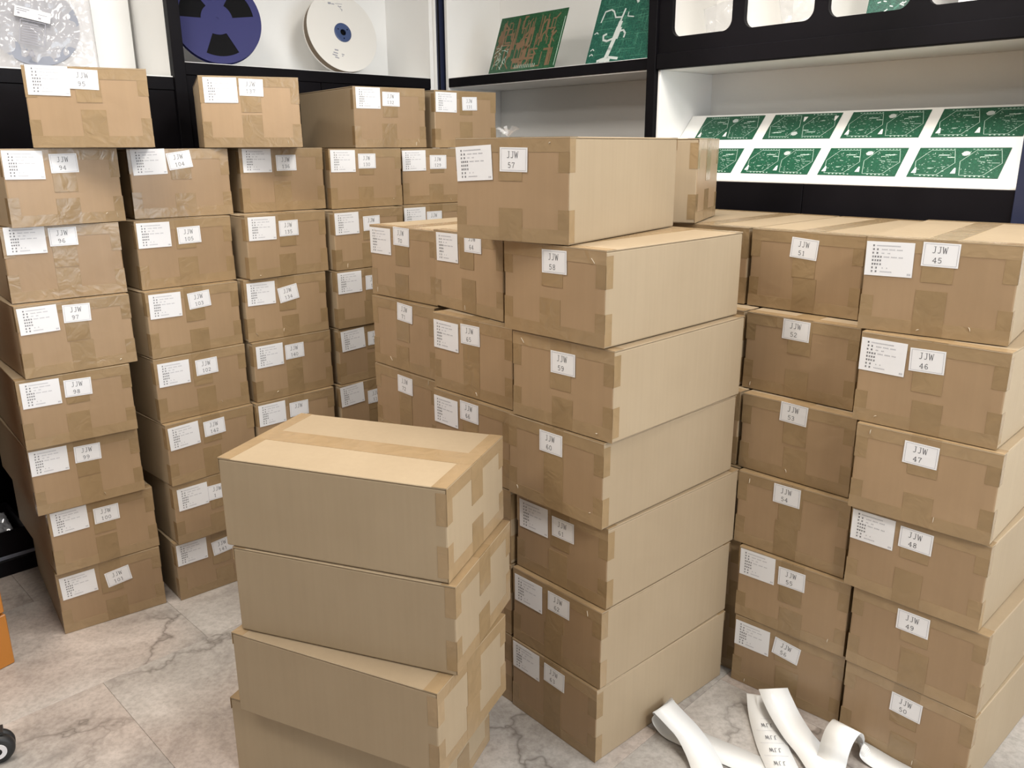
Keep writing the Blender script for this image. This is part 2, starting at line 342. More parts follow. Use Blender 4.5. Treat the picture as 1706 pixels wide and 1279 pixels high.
# upper front with rounded openings
def rounded(x0, x1, z0, z1, r_, n=7):
    pts = []
    for cx, cz, a0 in ((x1-r_, z0+r_, -90), (x1-r_, z1-r_, 0), (x0+r_, z1-r_, 90), (x0+r_, z0+r_, 180)):
        for k in range(n+1):
            a = R(a0 + 90*k/n); pts.append((cx+r_*math.cos(a), cz+r_*math.sin(a)))
    return pts
WINS = [(-1.916+0.287*k, -1.916+0.287*k+0.242) for k in range(4)]
def windowed_panel(y0, y1, z0, z1, wz0, wz1):
    bm = bmesh.new(); edges_all = []
    for yy in (y0, y1):
        loops = [[(X0, z0), (X1, z0), (X1, z1), (X0, z1)]] + [rounded(a, min(b, X1-0.03), wz0, wz1, 0.034) for a, b in WINS]
        es = []
        for lp in loops:
            vs = [bm.verts.new(frame_R(Vector((p[0], yy, p[1])))) for p in lp]
            es.append([bm.edges.new((vs[i], vs[(i+1) % len(vs)])) for i in range(len(vs))])
        bmesh.ops.triangle_fill(bm, use_beauty=True, use_dissolve=False, edges=[e for l in es for e in l]); edges_all.append(es)
    for l0, l1 in zip(*edges_all):
        for e0, e1 in zip(l0, l1):
            bm.faces.new((e0.verts[0], e0.verts[1], e1.verts[1], e1.verts[0]))
    bmesh.ops.recalc_face_normals(bm, faces=bm.faces)
    me = bpy.data.meshes.new('window_front'); bm.to_mesh(me); bm.free(); me.materials.append(M['black']); return me
o = link('window_front', windowed_panel(0.0, 0.018, 1.708, TOPZ, 1.758, 2.26)); o.parent = sc_; o.matrix_parent_inverse = Matrix.Translation(-Vector(sc_.location))
bd('fascia', (X0, X1, -0.010, 0.018, ZB, 1.7075), 'black', frame_R, sc_, 0.003)
bd('shelf_board', (X0, X1, 0.018, DEP, ZB+0.005, 1.735), 'black', frame_R, sc_)
bd('shelf_lining', (X0, X1, 0.018, DEP, 1.735, 1.742), 'white', frame_R, sc_, 0)
bd('niche_ceiling', (X0, X1, 0.018, DEP, ZB, ZB+0.005), 'white', frame_R, sc_, 0)
bd('back_panel', (X0, X1, DEP-0.012, DEP, 1.742, TOPZ), 'white', frame_R, sc_)
bd('back_panel', (X0, X1, DEP-0.012, DEP, 1.29, ZB), 'white', frame_R, sc_)
bd('side_panel', (X0, X0+0.012, 0.004, DEP-0.012, 1.29, ZB), 'white', frame_R, sc_)
bd('side_panel', (X0, X0+0.012, 0.018, DEP-0.012, 1.742, TOPZ), 'white', frame_R, sc_)
for a, b in WINS[1:]:
    bd('partition', (a-0.030, a-0.015, 0.018, DEP-0.012, 1.742, TOPZ), 'white', frame_R, sc_)
bd('top_board', (X0, X1, 0, DEP, TOPZ, TOPZ+0.05), 'black', frame_R, sc_)
bd('upright', (X1, X1+0.045, -0.012, DEP, 0, TOPZ), 'navy', frame_R, sc_)
bd('base_panel', (X0, -1.37, -0.004, 0.018, 0, 1.278), 'black', frame_R, sc_)
bd('base_panel', (-1.368, X1, -0.004, 0.018, 0, 1.278), 'black', frame_R, sc_)
bd('base_top', (X0, X1, -0.004, DEP, 1.278, 1.286), 'white', frame_R, sc_)
# sloped board at 47 degrees
SLP = R(47)
def frame_S(v):   # x along wall, y out of board (towards the room is -y), z up the slope
    return frame_R(Vector((v.x, 0.002+v.z*math.cos(SLP)+v.y*math.sin(SLP), 1.2865+v.z*math.sin(SLP)-v.y*math.cos(SLP))))
bd('sloped_board', (X0+0.013, X1-0.002, 0.0, 0.008, 0.0, 0.296), 'white', frame_S, sc_)

# ------------------------------------------------------------ circuit boards
def board_frame(fr, x, z, y=0.0):
    """matrix of a thing whose local axes are x along the wall, z up the board, -y out of it"""
    o = fr(Vector((x, y, z))); ex = (fr(Vector((x+1, y, z)))-o); ez = (fr(Vector((x, y, z+1)))-o); ey = fr(Vector((x, y+1, z)))-o
    return Matrix(((ex.x, ey.x, ez.x, o.x), (ex.y, ey.y, ez.y, o.y), (ex.z, ey.z, ez.z, o.z), (0, 0, 0, 1)))
PWD, PHT = 0.243, 0.109
board_me = boxes_mesh('board', [(-PWD/2, PWD/2, -0.0016, 0, 0, PHT)], M['pcb'])
def silk_strokes():
    s = []; rnd = random.Random(4)
    for cx in (-PWD/4, PWD/4):
        w2 = PWD/4-0.006; h0, h1 = 0.008, PHT-0.010
        hexa = [(cx-w2*0.75, h0), (cx+w2*0.35, h0), (cx+w2, h0+0.045), (cx+w2*0.72, h1), (cx-w2*0.45, h1), (cx-w2, h0+0.05), (cx-w2*0.75, h0)]
        s.append((hexa, 0.0012))
        for k in range(7):
            a = cx-w2*0.4+rnd.random()*w2; z = h0+0.02+rnd.random()*0.055; s.append(([(a, z), (a+0.006+rnd.random()*0.016, z)], 0.0012))
        for k in range(46):
            a = cx-w2*0.8+rnd.random()*w2*1.5; z = h0+0.006+rnd.random()*0.078; b = rnd.choice((0, 0, 1.57)); l_ = 0.001+rnd.random()*0.005; s.append(([(a, z), (a+l_*math.cos(b), z+l_*math.sin(b))], 0.0008+rnd.random()*0.0006))
        s.append(([(cx+0.002, h1-0.018), (cx+0.030, h1-0.018)], 0.003))
        for k in range(8): s.append(([(cx-0.035+0.010*k, h1+0.004), (cx-0.031+0.010*k, h1+0.004)], 0.0018))
        for k in range(6): s.append(([(cx-0.025+0.012*k, h0-0.003), (cx-0.022+0.012*k, h0-0.003)], 0.003))
    return s
silk_me = strokes_mesh('silkscreen', silk_strokes(), M['silk'], -0.0018)
tri_me = prism_mesh('cutout', [(-0.010, 0.014), (0.004, 0.014), (-0.001, 0.034), (-0.005, 0.034)], -0.0021, -0.0016, M['white'])
blob_me = prism_mesh('solder_blob', [(0.011*math.cos(a*math.pi/7)*(1+0.15*math.sin(3*a)), 0.0085*math.sin(a*math.pi/7)) for a in range(14)], -0.0022, -0.0016, M['silver'])
def panel_pcb(x, z, flip, label):
    t = thing('circuit_board', label, 'circuit board', group='circuit boards on the sloped display board')
    m = board_frame(frame_S, x, z, -0.0003)
    if flip: m = m @ Matrix.Translation((0, 0, PHT)) @ Matrix.Rotation(math.pi, 4, 'Y')
    t.matrix_world = m
    link('board', board_me, t); link('silkscreen', silk_me, t)
    for dx in (-PWD/2+0.018, 0.004): link('cutout', tri_me, t).location = (dx, 0, 0)
    link('solder_blob', blob_me, t).location = (0.012, 0, PHT-0.022)
UPW = ['upper row, beside the cabinet side wall', 'upper row, mounted upside down', 'upper row, above the third lower one', 'upper row, beside the dark end post']
for k, (x, fl) in enumerate(((-1.765, 0), (-1.483, 1), (-1.205, 0), (-0.927, 0))):
    panel_pcb(x, 0.176, fl, 'green circuit board on the sloped display board, '+UPW[k])
LPW = ['lower row, partly behind the cartons', 'lower row, next to the half hidden one', 'lower row, under the third upper one', 'lower row, beside the dark end post']
for k, x in enumerate((-1.775, -1.493, -1.216, -0.940)):
    panel_pcb(x, 0.026, 0, 'green circuit board on the sloped display board, '+LPW[k])
# two leaning boards on the corner shelf
LEAN = R(70)
def frame_P(v): return frame_R(Vector((v.x, 0.024+v.z*math.cos(LEAN)+v.y*math.sin(LEAN), ZT-0.0005+v.z*math.sin(LEAN)-v.y*math.cos(LEAN))))
t = thing('circuit_board', 'square circuit board with wide copper tracks leaning in the shelf niche', 'circuit board'); t.matrix_world = board_frame(frame_P, -2.717, 0.0)
link('board', boxes_mesh('copper_board', [(-0.203, 0.203, -0.002, 0.0, 0, 0.245)], M['pcb_cu']), t)
rnd = random.Random(11); st = []
for k in range(58):
    a = -0.185+rnd.random()*0.36; z = 0.235-rnd.random()**1.5*0.19; w_ = 0.0035+rnd.random()*0.0055; pts = [(a, z)]
    for q in range(3):
        if rnd.random() < 0.62: z = max(0.015, z-0.02-rnd.random()*0.05)
        elif rnd.random() < 0.5: a = min(0.185, max(-0.19, a+rnd.choice((-1, 1))*(0.015+rnd.random()*0.04)))
        else:
            dd = rnd.choice((-1, 1))*0.018; a = min(0.185, max(-0.19, a+dd)); z = max(0.015, z-0.018)
        pts.append((a, z))
    st.append((pts, w_))
st += [([(-0.06, 0.045), (-0.01, 0.045), (0.0, 0.10), (0.01, 0.18)], 0.018), ([(-0.07, 0.052), (0.06, 0.052)], 0.010), ([(-0.05, 0.11), (-0.02, 0.12)], 0.03)]
link('copper_tracks', strokes_mesh('copper_tracks', st, M['copper'], -0.0023), t)
st = []
for k in range(26):
    a = -0.19+rnd.random()*0.09; z = 0.015+rnd.random()*0.10; b = rnd.random()*6.3; st.append(([(a, z), (min(0.19, a+0.02*math.cos(b)), max(0.006, z+0.02*math.sin(b)))], 0.0022))
for k in range(12): st.append(([(-0.04+0.011*k, 0.012), (-0.04+0.011*k, 0.026)], 0.003))
st.append(([(0.196, 0.01), (0.196, 0.21)], 0.003))
link('solder_marks', strokes_mesh('solder_marks', st, M['silk'], -0.0024), t)
t = thing('circuit_board', 'tall green circuit board with a branching silver track leaning beside the cabinet', 'circuit board'); t.matrix_world = board_frame(frame_P, -2.183, 0.0)
link('board', boxes_mesh('tall_board', [(-0.159, 0.159, -0.002, 0.0, 0, 0.33)], M['pcb_dark']), t)
st = [([(-0.062, 0.006), (-0.05, 0.05), (-0.035, 0.11), (-0.028, 0.15)], 0.019), ([(-0.036, 0.095), (-0.030, 0.125)], 0.028), ([(-0.085, 0.008), (-0.04, 0.008)], 0.014), ([(-0.10, 0.006), (-0.05, 0.018), (0.0, 0.01)], 0.010), ([(-0.035, 0.12), (-0.028, 0.165), (-0.02, 0.20)], 0.008),
      ([(-0.028, 0.17), (-0.06, 0.172), (-0.075, 0.196), (-0.09, 0.205), (-0.12, 0.20), (-0.13, 0.16)], 0.006), ([(-0.045, 0.09), (-0.075, 0.082), (-0.095, 0.088), (-0.10, 0.105), (-0.085, 0.11)], 0.008),
      ([(-0.03, 0.115), (-0.005, 0.118), (0.008, 0.105), (0.006, 0.09)], 0.007), ([(-0.03, 0.255), (0.0, 0.24), (0.02, 0.24), (0.035, 0.22)], 0.010), ([(0.0, 0.185), (0.0, 0.17), (0.03, 0.165)], 0.004)]
fine = []
for k in range(110):
    a = -0.15+rnd.random()*0.28; z = 0.01+rnd.random()*0.29
    fine.append(([(a, z), (min(0.155, a+0.01+rnd.random()*0.07), z)] if rnd.random() < 0.6 else [(a, z), (a, min(0.325, z+0.01+rnd.random()*0.06))], 0.0007+0.0006*rnd.random()))
link('fine_traces', strokes_mesh('fine_traces', fine, M['trace'], -0.00215), t)
for z in (0.05, 0.115, 0.03): st.append(([(-0.148, z), (-0.138, z+0.006), (-0.13, z)], 0.004))
link('silver_tracks', strokes_mesh('silver_tracks', st, M['silver'], -0.0023), t)
# things behind the rounded windows
from mathutils import noise as mnoise
def crumple(name, w_, h_, dpt, mat, seed, nx=28, nz=26, amp=0.01, freq=16.0):
    """sealed bag: two wrinkled sheets that meet at the rim"""
    vs, fs = [], []; off = Vector((seed*3.7, seed*1.3, 0.0))
    for side in (-1, 1):
        base = len(vs)
        for j in range(nz+1):
            for i in range(nx+1):
                u, v = i/nx*2-1, j/nz*2-1
                prof = max(0.0, (1-abs(u)**2.5)*(1-abs(v)**2.5))**0.6
                q = Vector((u*w_/2*freq, v*h_/2*freq, side*2.0))+off
                wr = mnoise.noise(q)*0.6 + (1-2*abs(mnoise.noise(q*1.7+Vector((9, 4, 1)))))*0.5 + mnoise.noise(q*3.1)*0.15
                vs.append((u*w_/2, side*dpt/2*prof + wr*amp*min(1.0, prof*1.6), (v+1)*h_/2))
        for j in range(nz):
            for i in range(nx):
                a = base+j*(nx+1)+i; q = (a, a+1, a+nx+2, a+nx+1); fs.append(q if side < 0 else q[::-1])
    bm = bmesh.new(); bv = [bm.verts.new(v) for v in vs]
    for f in fs: bm.faces.new([bv[i] for i in f])
    bmesh.ops.remove_doubles(bm, verts=bm.verts, dist=1e-5)
    me = bpy.data.meshes.new(name); bm.to_mesh(me); bm.free(); me.materials.append(M[mat])
    for p in me.polygons: p.use_smooth = True
    return me
for k, (x, lab) in enumerate(((-1.768, 'clear plastic bag lying in the rounded window nearest the tall green board'), (-1.481, 'clear plastic bag lying in the second rounded window of the cabinet'))):
    o = link('plastic_bag', crumple('plastic_bag', 0.15, 0.09, 0.05, 'film2', 30+k)); tag(o, lab, 'bag')
    o.matrix_world = board_frame(frame_R, x, 1.7425, 0.085) @ Matrix.Rotation(R(-12), 4, 'Y') @ Matrix.Translation((0.02, 0, 0.028))
t = thing('circuit_board', 'dark green circuit board standing in the third rounded window', 'circuit board'); t.matrix_world = board_frame(frame_R, -1.165, 1.7425, 0.06) @ Matrix.Rotation(R(-14), 4, 'X')
link('board', boxes_mesh('window_board', [(-0.090, 0.075, -0.002, 0, 0.0, 0.22)], M['pcb_dark']), t)
rn = random.Random(3)
link('solder_marks', strokes_mesh('window_marks', [([(a, z), (a+0.008, z+rn.uniform(-.006, .006))], 0.003) for a, z in [(rn.uniform(-0.08, 0.06), rn.uniform(0.01, 0.20)) for _ in range(70)]], M['silver'], -0.0023), t)
o = link('paper_sheet', boxes_mesh('paper_sheet', [(-0.09, 0.07, 0, 0.004, 0, 0.20)], M['paper'])); tag(o, 'white sheet standing in the rounded window beside the dark end post', 'paper')
o.matrix_world = board_frame(frame_R, -0.905, 1.7425, 0.05) @ Matrix.Rotation(R(-12), 4, 'X')

# ------------------------------------------------------------ component reels and bag on the left shelf
def place(o, p, normal_az, lean):
    """local -y faces azimuth normal_az (deg), leaning back by lean deg"""
    o.matrix_world = Matrix.Translation(p) @ Matrix.Rotation(R(normal_az+90), 4, 'Z') @ Matrix.Rotation(R(-lean), 4, 'X')
RR = 0.165
def sector(a0, a1, r0, r1, n=10):
    return [(r1*math.cos(R(a0+(a1-a0)*k/n)), r1*math.sin(R(a0+(a1-a0)*k/n))) for k in range(n+1)] + [(r0*math.cos(R(a1+(a0-a1)*k/n)), r0*math.sin(R(a1+(a0-a1)*k/n))) for k in range(n+1)]
t = thing('component_reel', 'blue plastic component reel with three dark cut-outs leaning on the shelf', 'reel')
place(t, frame_L(Vector((1.620, 0.105, ZT-0.0005+RR*math.cos(R(12))+0.004))), -62, 12)
# blue flange with three openings, hub hole
bm = bmesh.new(); outer = [(RR*math.cos(2*math.pi*k/72), RR*math.sin(2*math.pi*k/72)) for k in range(72)]
ol = []
for yy in (-0.0120, -0.0095):
    es = []
    for lp in [outer, [(0.0065*math.cos(2*math.pi*k/14), 0.0065*math.sin(2*math.pi*k/14)) for k in range(14)]] + [sector(a, a+52, 0.058, 0.138) for a in (7, 127, 247)]:
        vs = [bm.verts.new((p[0], yy, p[1])) for p in lp]; es.append([bm.edges.new((vs[i], vs[(i+1) % len(vs)])) for i in range(len(vs))])
    bmesh.ops.triangle_fill(bm, use_beauty=True, use_dissolve=False, edges=[e for l in es for e in l]); ol.append(es)
for l0, l1 in zip(*ol):
    for e0, e1 in zip(l0, l1): bm.faces.new((e0.verts[0], e0.verts[1], e1.verts[1], e1.verts[0]))
bmesh.ops.recalc_face_normals(bm, faces=bm.faces)
me = bpy.data.meshes.new('flange'); bm.to_mesh(me); bm.free(); me.materials.append(M['reel_blue'])
link('flange', me, t); o = link('flange', me, t); o.location = (0, 0.0215, 0)
link('carrier_tape', lathe_mesh('carrier_tape', [(0.0, -0.0093), (0.156, -0.0093), (0.156, 0.0093), (0.0, 0.0093)], M['reel_tape'], 64), t)
link('hub_core', lathe_mesh('hub_core', [(0.0, -0.0105), (0.055, -0.0105), (0.055, -0.0092), (0.0, -0.0092)], M['reel_blue'], 40), t)
o = link('sticker', boxes_mesh('sticker', [(0.002, 0.032, -0.0124, -0.0121, 0.101, 0.135)], M['paper']), t)
t = thing('component_reel', 'white cardboard component reel with a blue hub leaning on the shelf', 'reel')
place(t, frame_L(Vector((2.196, 0.13, ZT-0.0005+RR*math.cos(R(15))+0.005))), -50, 14)
link('flange', lathe_mesh('white_flange', [(0.030, -0.020), (RR, -0.020), (RR, -0.018), (0.030, -0.018)], M['reel_white'], 72), t)
link('flange', lathe_mesh('white_flange_back', [(0.030, 0.018), (RR, 0.018), (RR, 0.020), (0.030, 0.020)], M['reel_white'], 72), t)
link('carrier_tape', lathe_mesh('wound_tape', [(0.038, -0.0178), (0.161, -0.0178), (0.161, 0.0178), (0.038, 0.0178)], M['reel_side'], 64), t)
hub = link('hub', lathe_mesh('hub', [(0.013, -0.0245), (0.036, -0.0245), (0.040, -0.0225), (0.040, -0.0202), (0.030, -0.0202), (0.030, 0.0195), (0.013, 0.0195)], M['hub'], 40), t)
link('hub_bore', lathe_mesh('hub_bore', [(0.0, -0.012), (0.0128, -0.012), (0.0128, -0.010), (0.0, -0.010)], M['reel_tape'], 24), hub)
for a in (30, 150, 270): link('hub_hole', lathe_mesh('hub_hole', [(0.0, -0.0249), (0.003, -0.0249), (0.003, -0.0246), (0.0, -0.0246)], M['reel_tape'], 12), hub).location = (0.025*math.cos(R(a)), 0, 0.025*math.sin(R(a)))
st = [([(-0.045+0.006*k, 0.12), (-0.041+0.006*k, 0.12)], 0.008) for k in range(2)] + [([(-0.03, 0.118), (-0.018, 0.118)], 0.004), ([(-0.012, 0.121), (0.02, 0.121)], 0.002), ([(0.0, 0.112), (0.006, 0.108), (0.014, 0.110)], 0.004), ([(0.008, 0.102), (0.016, 0.098), (0.014, 0.092)], 0.003),
      ([(-0.052, -0.075), (-0.038, -0.077)], 0.006), ([(-0.060, -0.086), (-0.042, -0.090)], 0.005), ([(-0.066, -0.095), (-0.046, -0.100)], 0.005), ([(-0.056, -0.106), (-0.04, -0.110)], 0.005), ([(-0.022, -0.092), (-0.012, -0.094)], 0.004), ([(-0.022, -0.10), (-0.018, -0.10)], 0.004)]
link('print', strokes_mesh('reel_print', st, M['ink_grey'], -0.0203), t)
# bag with a reel inside
t = thing('antistatic_bag', 'clear antistatic bag with white label and printed box standing in the shelf niche', 'bag')
place(t, frame_L(Vector((0.985, 0.13, 1.650))), -60, 10)
link('bag_film', crumple('bag_film', 0.36, 0.36, 0.05, 'film', 5, 44, 44, 0.012, 18), t)
link('inner_reel', lathe_mesh('inner_reel', [(0.0, -0.012), (0.135, -0.012), (0.135, 0.012), (0.0, 0.012)], M['grey'], 56), t).location = (0.0, 0, 0.150)
o = link('label_sheet', boxes_mesh('bag_label', [(-0.052, 0.052, -0.0006, 0, -0.017, 0.017)], M['paper']), t); o.location = (-0.002, -0.0405, 0.172); o.rotation_euler = (0, R(12), 0)
rn = random.Random(8)
link('print', strokes_mesh('bag_label_print', [([(-0.046, 0.010), (-0.01, 0.010)], 0.003), ([(-0.046, 0.004), (-0.018, 0.004)], 0.003), ([(-0.042, -0.005), (-0.038, -0.005)], 0.006), ([(0.016, 0.004), (0.042, 0.004)], 0.002), ([(0.018, -0.008), (0.024, -0.008)], 0.005)], M['ink_grey'], -0.0009), o)
st = [([(-0.036, 0), (0.036, 0), (0.036, -0.075), (-0.036, -0.075), (-0.036, 0)], 0.0022)] + [([(-0.030, -0.010-0.008*k), (0.012+rn.random()*0.016, -0.010-0.008*k)], 0.0025) for k in range(8)]
st += [([(-0.009, -0.112), (0.0, -0.094), (0.009, -0.112), (-0.009, -0.112)], 0.004), ([(-0.004, -0.106), (0.004, -0.106)], 0.003)]
o = link('printed_box', strokes_mesh('printed_box', st, M['ink_grey'], 0), t); o.location = (-0.004, -0.0395, 0.150); o.rotation_euler = (0, R(10), 0)

# ------------------------------------------------------------ low niche beside the stacks
t = thing('storage_bin', 'black storage bin on the plinth behind the tall carton stack', 'bin', frame_L(Vector((0.52, 0.06, 0.055))), R(45))
link('bin_body', boxes_mesh('bin_body', [(-0.14, 0.14, -0.14, -0.132, 0, 0.095), (-0.14, 0.14, 0.132, 0.14, 0, 0.095), (-0.14, -0.132, -0.132, 0.132, 0, 0.095), (0.132, 0.14, -0.132, 0.132, 0, 0.095), (-0.132, 0.132, -0.132, 0.132, 0, 0.006)], M['black']), t)
link('rim', boxes_mesh('bin_rim', [(-0.147, 0.147, -0.147, -0.1405, -0.004+0.004, 0.010)], M['grey']), t)
o = link('foil_bag', crumple('foil_bag', 0.24, 0.20, 0.10, 'foil', 12, 40, 36, 0.03, 45)); tag(o, 'crumpled silver foil bag sitting in the black bin', 'bag')
o.matrix_world = Matrix.Translation(frame_L(Vector((0.52, 0.06, 0.10)))) @ Matrix.Rotation(R(45), 4, 'Z') @ Matrix.Rotation(R(-72), 4, 'X') @ Matrix.Translation((0, 0, -0.10))
o = link('storage_box', boxes_mesh('storage_box', [(-0.13, 0.13, -0.05, 0.05, 0, 0.23), (-0.134, 0.134, -0.054, 0.054, 0.2302, 0.25)], M['grey'], bevel=0.004)); tag(o, 'blue grey box with lid behind the silver foil bag', 'box')
o.location = frame_L(Vector((0.50, 0.262, 0.055))); o.rotation_euler = (0, 0, R(45))
# orange cabinet; its unseen upper part is made tall to shade the carton stack
t = thing('orange_pedestal', 'orange wooden pedestal cabinet on the floor beside the tall stack', 'cabinet', (-1.412, 2.030, 0), R(60))
# local x runs away from the camera side, local y to the left
link('carcass', boxes_mesh('carcass', [(-0.42, 0.0, 0.0, 0.40, 0.0, 0.155), (-0.42, 0.0, 0.008, 0.40, 0.158, 1.25)], M['orange'], bevel=0.003), t)
link('drawer_front', boxes_mesh('drawer_front', [(-0.415, -0.005, -0.006, 0.008, 0.165, 0.37)], M['orange'], bevel=0.003), t)
link('drawer_front', boxes_mesh('drawer_front', [(-0.415, -0.005, -0.006, 0.008, 0.375, 1.24)], M['orange'], bevel=0.003), t)
# chair caster
t = thing('chair_caster', 'black twin wheel chair caster with white hub ring on the floor', 'caster', (-1.225, 1.645, 0), R(30))
wh = link('wheel', lathe_mesh('wheel', [(0.0, -0.024), (0.027, -0.024), (0.034, -0.020), (0.036, -0.014), (0.036, -0.004), (0.0, -0.004)], M['rubber'], 40, True), t); wh.location = (0, 0, 0.036)
link('hub_ring', lathe_mesh('hub_ring', [(0.009, -0.0265), (0.019, -0.0265), (0.019, -0.0235), (0.009, -0.0235)], M['wplastic'], 32), wh)
wh = link('wheel', lathe_mesh('wheel2', [(0.0, 0.024), (0.027, 0.024), (0.034, 0.020), (0.036, 0.014), (0.036, 0.004), (0.0, 0.004)], M['rubber'], 40, True), t); wh.location = (0, 0, 0.036)
link('fork', boxes_mesh('fork', [(-0.012, 0.012, -0.0039, 0.0039, 0.03, 0.072), (-0.016, 0.016, -0.016, 0.016, 0.072, 0.080)], M['rubber']), t)
link('stem', lathe_mesh('stem', [(0.0, 0.08), (0.006, 0.08), (0.006, 0.11), (0.0, 0.11)], M['foil'], 16, axis='z'), t)

# ------------------------------------------------------------ cartons
CW, CD = 0.290, 0.504
FL = 0.004                                    # board thickness of the closing flaps
_mc = {}
def carton_parts(wd, dp, h, filmed=True):
    key = (wd, dp, round(h, 3), filmed); h = key[2]
    if key in _mc: return _mc[key]
    x = wd/2
    body = boxes_mesh('carton_body', [(-x, x, 0, dp, 0, h-FL)], M['card'], bevel=0.0035, seg=2)
    body.materials.append(M['card_end'])
    if filmed:
        for p in body.polygons:
            if p.normal.y < -0.9: p.material_index = 1
    flapL = boxes_mesh('carton_flap', [(-x-0.0005, -0.0008, -0.001, dp+0.001, h-FL, h-0.0006)], M['card'], bevel=0.0012)
    flapR = boxes_mesh('carton_flap', [(0.0008, x+0.0005, -0.001, dp+0.001, h-FL, h-0.0006)], M['card'], bevel=0.0012)
    _mc[key] = (body, flapL, flapR); return _mc[key]
_tc = {}
def tape(kind, wd, dp, h, a=0.0, b=0.0, pale=False):
    """strips of packing tape on the end face (y = 0) and folded over the neighbouring faces"""
    key = (kind, wd, dp, round(h, 3), round(a, 3), round(b, 3), pale)
    if key in _tc: return _tc[key]
    x = wd/2; e = 0.0009
    if kind == 'seam':      # down the middle: along the top and over the edge
        bs = [(-0.030, 0.030, -e, dp*0.999, h-0.0006, h-0.0001), (-0.030, 0.030, -0.0009, -0.0001, h-a, h-0.0001)]
    elif kind == 'seam_low': bs = [(-0.030+b, 0.030+b, -0.0008, -0.0001, 0.002, a)]
    elif kind == 'edge_top': bs = [(-x-0.0006, x+0.0006, -0.0006, -0.0001, h-0.030, h-0.0004), (-x-0.0006, x+0.0006, -0.0006, 0.030, h-0.0006, h-0.0003)]
    elif kind == 'edge_back': bs = [(-x-0.0006, x+0.0006, dp-0.030, dp+0.0006, h-0.0006, h-0.0003), (-x-0.0006, x+0.0006, dp+0.0001, dp+0.0006, h-0.030, h-0.0004)]
    elif kind == 'edge_low': bs = [(-x-0.0008, x+0.0008, -0.0005, -0.0001, 0.001, 0.030)]
    elif kind == 'corner':   # a = +1 right, -1 left ; b = bottom z
        s = 1 if a > 0 else -1
        xs = sorted((s*(x-0.026), s*(x+0.0005))); ys = sorted((s*(x+0.0001), s*(x+0.0005)))
        bs = [(xs[0], xs[1], -0.0004, 0.0001, b, b+0.066), (ys[0], ys[1], -0.0004, 0.022, b, b+0.066)]
    me = boxes_mesh(kind, bs, M['tape_edge' if pale or kind.startswith('edge') else 'tape']); _tc[key] = me; return me
# --- lettering
GL = {
 'J': ([[(.28, 1.4), (.82, 1.4)], [(.6, 1.4), (.6, .3), (.5, .07), (.28, 0), (.1, .1)]], [.07, .13]),
 'W': ([[(.0, 1.4), (.24, 0)], [(.24, 0), (.5, 1.2)], [(.5, 1.2), (.76, 0)], [(.76, 0), (1, 1.4)], [(-.08, 1.4), (.12, 1.4)], [(.88, 1.4), (1.08, 1.4)]], [.16, .08, .16, .08, .07, .07]),
 '0': ([[(.5, 1.3), (.25, 1.15), (.15, .65), (.25, .15), (.5, 0), (.75, .15), (.85, .65), (.75, 1.15), (.5, 1.3)]], [.12]),
 '1': ([[(.28, 1.1), (.52, 1.3), (.52, 0)], [(.3, 0), (.74, 0)]], [.13, .08]),
 '2': ([[(.18, 1.0), (.3, 1.25), (.55, 1.3), (.78, 1.15), (.78, .9), (.5, .5), (.15, .05), (.85, .05)]], [.12]),
 '3': ([[(.18, 1.1), (.4, 1.3), (.7, 1.2), (.72, .9), (.45, .7), (.78, .5), (.76, .15), (.5, 0), (.18, .15)]], [.12]),
 '4': ([[(.66, 0), (.66, 1.3), (.12, .4), (.9, .4)], [(.45, 0), (.85, 0)]], [.12, .08]),
 '5': ([[(.78, 1.3), (.28, 1.3), (.22, .72), (.55, .82), (.8, .6), (.78, .2), (.5, 0), (.18, .12)]], [.12]),
 '6': ([[(.76, 1.15), (.5, 1.3), (.25, 1.0), (.18, .5), (.3, .1), (.55, 0), (.8, .15), (.8, .5), (.55, .7), (.22, .5)]], [.12]),
 '7': ([[(.16, 1.1), (.2, 1.3), (.84, 1.3), (.5, .5), (.44, 0)]], [.12]),
 '8': ([[(.5, .7), (.22, .9), (.25, 1.2), (.5, 1.3), (.75, 1.2), (.78, .9), (.5, .7), (.18, .45), (.22, .1), (.5, 0), (.78, .1), (.82, .45), (.5, .7)]], [.12]),
 '9': ([[(.24, .15), (.5, 0), (.75, .3), (.82, .8), (.7, 1.2), (.45, 1.3), (.2, 1.15), (.2, .8), (.45, .6), (.78, .8)]], [.12]),
}
def text_strokes(s, x0, z0, cw, sx, sz):
    out = []
    for i, ch in enumerate(s):
        pl, ws = GL[ch]
        for pts, w_ in zip(pl, ws): out.append(([(x0+i*cw+p[0]*sx, z0+p[1]*sz) for p in pts], w_*sx*1.05))
    return out
NLW, NLH = 0.070, 0.049
num_sheet = boxes_mesh('number_sheet', [(-NLW/2, NLW/2, -0.0005, 0, -NLH/2, NLH/2)], M['paper'])
border_me = strokes_mesh('border', [([(-0.031, 0.0215), (0.0315, 0.0215), (0.0315, -0.0215), (-0.031, -0.0215), (-0.031, 0.0215)], 0.0006)], M['ink_grey'], -0.0007)
DLW, DLH = 0.096, 0.072
doc_sheet = boxes_mesh('document_sheet', [(-DLW/2, DLW/2, -0.0005, 0, -DLH/2, DLH/2)], M['paper'])
